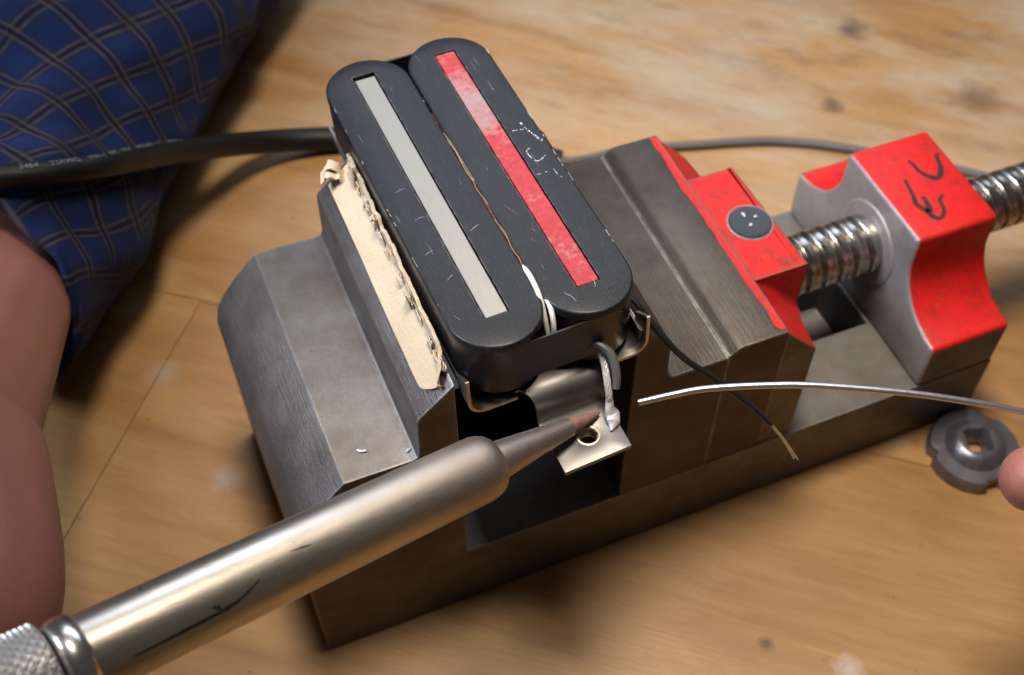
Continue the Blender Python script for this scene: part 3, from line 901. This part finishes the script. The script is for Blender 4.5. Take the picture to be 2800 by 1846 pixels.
# torn layers along the top edge
bm = bmesh.new()
for i in range(64):
    y = -.86 + 1.74*random.random(); L = random.uniform(.015, .05)*(3 if random.random() < .2 else 1); w = random.uniform(.012, .05)*(2.2 if random.random() < .25 else 1)
    b = Pl + sl*random.uniform(.90, 1.18) + nrm*.03 + V((0, y, 0)); b.x = min(b.x, 1.055); rows = []
    d = (sl.normalized()*random.uniform(.1, 1) + nrm*random.uniform(.2, .9) + V((0, random.uniform(-.4, .4), 0))).normalized()
    for k in range(4):
        t = k/3
        rows.append([b + d*L*t + V((0, (j/2-1)*w*(1-.4*t), 0)) + nrm*.015*noise.noise(V((i, k, j)))+V((.012*noise.noise(V((i*2, k, j*1.7))), 0, 0)) for j in (0, 1, 2, 3, 4)])
    sheet(bm, rows, .006)
obj('torn_edge', bm, 'cardboard', card, 40)
bm = bmesh.new()
for k, (w, ln) in enumerate(((.10, .22), (.07, .16))):
    rows = []
    for i in range(8):
        t = i/7; c = V((.985-.11*t*ln/.2+.01*math.sin(9*t), .86+.05*t+.03*k, 2.53-.03*t+.06*math.sin(3*t)+.03*k))
        rows.append([c + V((.03*(j/3-.5), w*(j/3-.5), .03*noise.noise(V((i*.7, j, k))))) for j in range(4)])
    sheet(bm, rows, .010)
obj('curled_end', bm, 'cardboard', card, 40)

# metal clippings on the fixed jaw step
clip = None
for i, (x, y, pts) in enumerate(((.522, -.786, ((-.022, .012), (-.004, -.006), (.024, -.012))), (.775, -.895, ((-.012, -.004), (.0, .008), (.016, .008))))):
    bm = bmesh.new()
    add_tube(bm, catmull([V((x+a, y+b, ZB+.010)) for a, b in pts], 5), [.006, .009, .008], 6)
    o = obj('metal_clipping', bm, 'clipping', None, 40, (x, y, ZB))
    tag(o, ('curved bright clipping lying in the middle of the fixed jaw step', 'tiny bright clipping at the foot of the jaw step by the soldering iron')[i], 'clipping', 'bright clippings on the vise')

# ------------------------------------------------------------------ soldering iron
IO = V((1.121, -1.43, 2.42)); IU = V((-.94473541, -.24371516, .21926678))
iron = thing('soldering_iron', 'silver soldering iron with pointed copper tip touching the pickup tab', 'soldering iron', IO)
bm = bmesh.new()
pr = [(.035, .10)] + [(.0 + .11*(1-math.sin(math.radians(a))), .188-.11*(1-math.cos(math.radians(90-a)))*0 - .11*(1-math.cos(math.radians(a)))) for a in (80, 65, 50, 35, 20, 10, 0)]
pr = [(.030, .09), (.012, .105), (.006, .125), (.016, .148), (.035, .165), (.065, .178), (.10, .185), (.15, .187)] + [(.15+2.11*k/10, .187+.004*k/10) for k in range(1, 11)]
add_lathe(bm, IO, IU, pr, 64)
obj('barrel', bm, 'iron_barrel', iron, 40)
tipdir = (V((1.853, -1.241, 2.25)) - IO).normalized()
bm = bmesh.new()
add_lathe(bm, IO, tipdir, [(-.08, .112), (.02, .110), (.10, .101), (.30, .079), (.50, .060), (.535, .056), (.54, .050)], 40)
tip = obj('tip_sleeve', bm, 'iron_tip', iron, 40)
bm = bmesh.new()
add_lathe(bm, IO, tipdir, [(.53, .050), (.60, .042), (.68, .028), (.74, .016), (.765, .006)], 28)
obj('tip_point', bm, 'tip_copper', iron, 40)
bm = bmesh.new()
rx_ = (V((0, 0, 1)) - IU*IU.z).normalized(); wx_ = IU.cross(rx_)
def on_barrel(s, a, r=.1915): return IO + IU*s + (rx_*math.cos(math.radians(a)) + wx_*math.sin(math.radians(a)))*r
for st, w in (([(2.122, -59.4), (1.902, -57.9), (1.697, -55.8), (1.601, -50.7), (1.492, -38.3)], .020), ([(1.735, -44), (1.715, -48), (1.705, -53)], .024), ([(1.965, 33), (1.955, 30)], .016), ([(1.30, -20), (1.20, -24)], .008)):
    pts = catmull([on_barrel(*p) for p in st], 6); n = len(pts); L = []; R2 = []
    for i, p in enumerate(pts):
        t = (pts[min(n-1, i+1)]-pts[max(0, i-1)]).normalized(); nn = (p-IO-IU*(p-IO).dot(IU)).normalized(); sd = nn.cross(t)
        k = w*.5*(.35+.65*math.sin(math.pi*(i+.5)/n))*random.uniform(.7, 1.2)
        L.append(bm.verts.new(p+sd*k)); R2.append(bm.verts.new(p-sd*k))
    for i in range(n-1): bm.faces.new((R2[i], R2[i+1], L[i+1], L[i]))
obj('scorch_marks', bm, 'scorch', iron)
bm = bmesh.new()
add_lathe(bm, IO, IU, [(2.255, .150), (2.26, .190), (2.272, .205), (2.30, .214), (2.335, .216), (2.365, .210), (2.385, .196), (2.39, .160)], 64)
obj('collar', bm, 'chrome', iron, 50)
bm = bmesh.new()
add_lathe(bm, IO, IU, [(2.375, .17), (2.41, .19), (2.42, .17)], 48)
obj('gap_ring', bm, 'iron_handle', iron)
bm = bmesh.new()
nt, nx = 336, 156; ax = IU; ref = (V((0,0,1)) - ax*ax.z).normalized(); w_ = ax.cross(ref); rings = []
s0_, s1_ = 2.402, 3.05
for i in range(nx+1):
    s = s0_ + (s1_-s0_)*i/nx; rg = []
    e = min(1, min(i, nx-i)/3)
    for k in range(nt):
        th = 2*math.pi*k/nt
        u1 = (k/nt*28 + (s-s0_)*20) % 1; u2 = (k/nt*28 - (s-s0_)*20) % 1
        h = min(1-abs(2*u1-1), 1-abs(2*u2-1))
        r = .200 + .014*e + .036*e*min(.72, h)
        rg.append(bm.verts.new(IO + ax*s + ref*(r*math.cos(th)) + w_*(r*math.sin(th))))
    rings.append(rg)
for a, b in zip(rings, rings[1:]):
    for k in range(nt): bm.faces.new((a[k], a[(k+1)%nt], b[(k+1)%nt], b[k]))
bm.faces.new(rings[0]); bm.faces.new(rings[-1])
bmesh.ops.recalc_face_normals(bm, faces=bm.faces)
obj('knurled_nut', bm, 'knurl_steel', iron, 30)
bm = bmesh.new()
add_lathe(bm, IO, IU, [(3.05, .20), (3.06, .25), (3.2, .29), (3.6, .30), (5.5, .33), (6.4, .34), (6.6, .30), (6.65, .1)], 48)
obj('handle', bm, 'iron_handle', iron)

# ------------------------------------------------------------------ solder wire
bm = bmesh.new()
wpath(bm, [(2.067, -1.293, 2.30), (2.26, -1.327, 2.315), (2.471, -1.374, 2.33), (2.805, -1.499, 2.35), (3.085, -1.624, 2.36), (3.538, -1.863, 2.36), (3.876, -2.056, 2.34), (4.172, -2.228, 2.30), (4.45, -2.42, 2.27), (4.9, -2.6, 2.2), (5.6, -2.75, 1.9), (6.4, -2.9, 1.2)], .0205, 12)
tag(obj('solder_wire', bm, 'solder', None, 40, (2.07, -1.29, 2.3)), 'thin bright solder wire curving in from the fingertip toward the pickup tab', 'solder')

# ------------------------------------------------------------------ cables
cp = catmull([V(p) for p in [(-9.0, 4.2, .4), (-6.0, 3.6, 1.0), (-3.4, 2.9, 1.75), (-2.1, 2.72, 1.86), (-1.05, 2.455, 1.80), (-.51, 2.56, 1.60), (-.21, 2.83, 1.34), (.186, 3.33, .87), (.868, 3.83, .31), (1.57, 3.83, .125), (2.374, 3.482, .12), (3.086, 3.096, .12), (3.42, 2.83, .12)]], 14)
bm = bmesh.new(); add_tube(bm, cp, [.086, .086, .086, .086, .086, .090, .092, .097, .104, .108, .110, .110, .085], 24)
cable = tag(obj('thick_cable', bm, 'cable_rubber', None, 40, (1.5, 3.58, 0)), 'thick black rubber cable with pale printing crossing the plaid sleeve', 'cable')
bm = bmesh.new()
wpath(bm, [(3.38, 2.86, .10), (3.502, 2.80, .09), (3.75, 2.80, .06), (4.066, 2.796, .045), (4.677, 2.638, .045), (5.491, 2.392, .045), (6.183, 1.999, .045), (7.046, 1.338, .045), (8.0, .5, .045), (9.5, -.2, .045), (11.5, -.4, .045)], .042, 14)
tag(obj('thin_cable', bm, 'grey_cable', None, 40, (5.5, 2.39, 0)), 'thin grey cable lying on the table behind the red nut block', 'cable')
# printing on the thick cable
def text_mesh(txt, size):
    cu = bpy.data.curves.new('t', 'FONT'); cu.body = txt; cu.size = size
    ob = bpy.data.objects.new('t', cu); COL.objects.link(ob)
    dg = bpy.context.evaluated_depsgraph_get()
    me = bpy.data.meshes.new_from_object(ob.evaluated_get(dg))
    bpy.data.objects.remove(ob); bpy.data.curves.remove(cu)
    return me
def text_on_cable(txt, s_start, size, ang, rad):
    me = text_mesh(txt, size); bm = bmesh.new(); bm.from_mesh(me); bpy.data.meshes.remove(me)
    bmesh.ops.subdivide_edges(bm, edges=[e for e in bm.edges if e.calc_length() > .05], cuts=1)
    L = [0]
    for a, b in zip(cp, cp[1:]): L.append(L[-1] + (b-a).length)
    eye = V((-0.1024, -4.778, 8.0177))
    for v in bm.verts:
        s = s_start + v.co.x; y = v.co.y
        i = 0
        while i < len(L)-2 and L[i+1] < s: i += 1
        f = (s-L[i])/max(1e-6, L[i+1]-L[i]); p = cp[i].lerp(cp[i+1], f); t = (cp[min(len(cp)-1, i+2)]-cp[max(0, i-1)]).normalized()
        up_ = V((0, 0, 1)); up_ = (up_-t*up_.dot(t)).normalized(); sd = t.cross(up_)   # sd points away to the far side
        if sd.y > 0: sd = -sd
        r = lerp_list(rad, 200)[min(199, int(s/L[-1]*199))]
        a = ang + y/r
        v.co = p + (sd*math.cos(a) + up_*math.sin(a))*(r+.0015)
    return bm
obj('printed_text', text_on_cable('2464    22AWG    VW-1  80C  300V    SHIELDED    VT    22AWG', 8.43, .062, math.radians(68), [.086, .086, .086, .086, .086, .090, .092, .097, .104, .108, .110, .110, .085]), 'print_ink', cable, None)

# ------------------------------------------------------------------ dark notched disc on the table
DC = V((5.225, -1.385, 0)); DR = .375
bm = bmesh.new()
n = 96
def disc_r(a):
    r = DR
    for na, w, d in ((math.radians(262), .20, .055), (math.radians(165), .14, .035), (math.radians(40), .25, .03)):
        da = abs((a-na+math.pi) % (2*math.pi)-math.pi)
        if da < w: r -= d*min(1, (w-da)/.06)
    return r
sq = lambda a, h: h/max(abs(math.cos(a-1.25)), abs(math.sin(a-1.25)))
levels = [(1, .0, 0), (1, .095, 0), (.955, .125, 0), (.86, .128, 0), (.66, .135, 0), (.56, .185, 0), (.47, .215, 0), (.40, .222, 0), (0, .222, .112), (0, .20, .098), (0, .03, .09)]
rings = []
for f, z, h in levels:
    rg = []
    for k in range(n):
        a = 2*math.pi*k/n
        r = min(sq(a, h), h*1.25) if h else (disc_r(a) if f > .9 else DR)*f
        rg.append(bm.verts.new(DC + V((r*math.cos(a), r*math.sin(a), z))))
    rings.append(rg)
for a, b in zip(rings, rings[1:]):
    for k in range(n): bm.faces.new((a[k], a[(k+1)%n], b[(k+1)%n], b[k]))
bmesh.ops.recalc_face_normals(bm, faces=bm.faces)
tag(obj('notched_disc', bm, 'washer_dark', None, 40, DC), 'dark grey notched disc with a square hole lying on the table', 'disc')

# ------------------------------------------------------------------ person: two hands and a plaid sleeve
person = thing('person', 'person in a blue plaid sleeve holding the soldering iron and the solder wire', 'person', (-2.0, 2.0, 0))
def blob_chain(bm, pts, radii, n=6, seg=16, flat=1.0):
    p = catmull([V(q) for q in pts], n)
    r = [q.x for q in catmull([V((x, 0, 0)) for x in radii], n)]
    # round the ends
    d0 = (p[0]-p[1]).normalized(); d1 = (p[-1]-p[-2]).normalized()
    head = [(p[0]+d0*r[0]*k, r[0]*math.sqrt(max(0, 1-k*k))) for k in (.98, .85, .6, .3)]
    tail = [(p[-1]+d1*r[-1]*k, r[-1]*math.sqrt(max(0, 1-k*k))) for k in (.3, .6, .85, .98)]
    allp = [h[0] for h in head] + p + [t[0] for t in tail]; allr = [h[1] for h in head] + r + [t[1] for t in tail]
    add_tube(bm, allp, allr, seg, True, 0, flat)
# hand that grips the iron
bm = bmesh.new()
H = lambda s, r=0: IO + IU*s
blob_chain(bm, [(-1.30, 3.4, .92), (-1.38, 2.7, .98), (-1.44, 2.14, 1.06), (-1.69, 1.30, 1.46), (-1.93, .225, 2.0), (-1.94, -.24, 2.2), (-1.80, -1.25, 2.51), (-1.85, -1.6, 2.66)], [.54, .55, .60, .72, .80, .85, .70, .5], flat=.72)
blob_chain(bm, [(-2.35, .3, 1.85), (-2.75, -.5, 2.15), (-2.9, -1.2, 2.5), (-3.0, -1.6, 2.7)], [.55, .68, .66, .5], flat=.8)
hp = [H(3.55), H(4.05), H(4.52), H(4.95)]
for i, h in enumerate(hp):
    k = (1.0, 1.06, 1.0, .85)[i]; q = .235*(1, 1.02, .97, .84)[i]
    b0 = h + V((.10, .95, -.25))
    blob_chain(bm, [b0, h+V((.05, .42*k, -.62)), h+V((0, -.30*k, -.62)), h+V((-.02, -.58*k, -.12)), h+V((-.02, -.40, .36))], [q*1.15, q*1.08, q, q*.95, q*.82], n=5, seg=14)
blob_chain(bm, [(-2.0, -.9, 2.75), H(3.75)+V((.1, .55, .40)), H(3.45)+V((.1, .12, .52)), H(3.12)+V((.06, .03, .50))], [.38, .32, .28, .23], n=5, seg=14)
remeshed('hand', bm, .045, 14, 'skin', person)
# sleeve (lofted cloth tube with folds)
SL = [  # centre, rx (across), rz
    (V((2.2, 9.6, 1.1)), 1.5, 1.0), (V((1.25, 7.4, 1.05)), 1.45, .98), (V((.15, 5.40, .98)), 1.27, .92), (V((-.32, 4.55, .93)), 1.12, .88),
    (V((-.74, 3.80, .90)), .98, .84), (V((-1.06, 3.05, .90)), .87, .80), (V((-1.30, 2.60, .97)), .78, .76), (V((-1.45, 2.25, 1.06)), .72, .72)]
cen = catmull([s[0] for s in SL], 10); rxs = [q.x for q in catmull([V((s[1], 0, 0)) for s in SL], 10)]; rzs = [q.x for q in catmull([V((s[2], 0, 0)) for s in SL], 10)]
bm = bmesh.new(); uvl = bm.loops.layers.uv.new('UVMap')
nt = 120; rings = []; uvs = []
acc = 0
for i, (c, rx, rz) in enumerate(zip(cen, rxs, rzs)):
    t = (cen[min(len(cen)-1, i+1)] - cen[max(0, i-1)]).normalized()
    side = V((0, 0, 1)).cross(t).normalized(); upv = t.cross(side)
    if side.x < 0: side = -side
    if upv.z < 0: upv = -upv
    if i: acc += (c-cen[i-1]).length
    fr = i/(len(cen)-1)
    rg = []; ru = []
    for k in range(nt):
        a = 2*math.pi*k/nt; ca, sa = math.cos(a), math.sin(a)
        fold = .115*noise.noise(V((ca*1.6+acc*.5, sa*1.6, acc*1.3))) + .035*math.sin(acc*3.2 + 2.5*ca + 1.4*sa)*(.4+.6*fr) + .05*noise.noise(V((ca*3+acc, sa*3, acc*2.4)))
        # the cuff opening is slanted: underside hangs lower on the visible side
        sh = fr**5 * (-.22*sa + .30*ca)
        p = c + side*((rx+fold)*ca) + upv*((rz+fold)*sa) + t*sh
        p.z = max(p.z, .03)
        rg.append(bm.verts.new(p)); ru.append((acc+sh, k/nt*2*math.pi*.92))
    rings.append(rg); uvs.append(ru)
# turn the cuff inwards
c = cen[-1]; t = (cen[-1]-cen[-2]).normalized()
for dr, ds in ((.94, .02), (.88, -.05), (.86, -.5)):
    rings.append([bm.verts.new(c + (v.co-c)*dr + t*ds) for v in rings[len(cen)-1]]); uvs.append([(u+ds, w) for u, w in uvs[len(cen)-1]])
for i in range(len(rings)-1):
    for k in range(nt):
        j = (k+1) % nt
        f = bm.faces.new((rings[i][k], rings[i][j], rings[i+1][j], rings[i+1][k]))
        wj = uvs[i][j][1] if j else 2*math.pi*.92
        for lp, uvv in zip(f.loops, ((uvs[i][k]), (uvs[i][j][0], wj), (uvs[i+1][j][0], wj), (uvs[i+1][k]))): lp[uvl].uv = uvv
bmesh.ops.recalc_face_normals(bm, faces=bm.faces)
obj('sleeve', bm, 'plaid_cloth', person, None)
# hand with the solder: only a fingertip shows at the right edge
bm = bmesh.new()
FT = V((4.05, -2.55, 2.25))
blob_chain(bm, [(4.01, -2.60, 2.2), (4.45, -2.75, 2.16), (5.1, -2.85, 2.0), (5.65, -2.75, 1.75)], [.205, .255, .27, .32], n=6, seg=18)
blob_chain(bm, [(4.62, -2.36, 2.42), (5.0, -2.30, 2.50), (5.5, -2.3, 2.4), (6.0, -2.5, 1.95)], [.19, .23, .25, .33], n=6)
for i, (dx, dy, dz) in enumerate(((.0, .42, -.12), (.12, .80, -.32), (.32, 1.12, -.55))):
    o = V((dx, dy, dz)); q = (1, .97, .85)[i]
    blob_chain(bm, [V((5.25, -2.5, 1.95))+o, V((5.45, -2.38, 2.28))+o, V((5.85, -2.4, 2.36))+o, V((6.35, -2.6, 1.98))+o*.8], [.19*q, .23*q, .25*q, .32*q], n=6)
blob_chain(bm, [(6.0, -2.7, 1.75), (6.6, -2.5, 1.65), (7.4, -2.5, 1.4)], [.42, .62, .55], n=6, flat=1.0)
blob_chain(bm, [(6.3, -2.0, 1.6), (6.9, -2.0, 1.5), (7.6, -2.3, 1.3)], [.42, .62, .55], n=6)
blob_chain(bm, [(7.3, -2.45, 1.4), (8.4, -2.7, 1.1), (9.8, -3.0, .8)], [.62, .58, .62], n=6)
remeshed('hand', bm, .045, 4, 'skin', person)
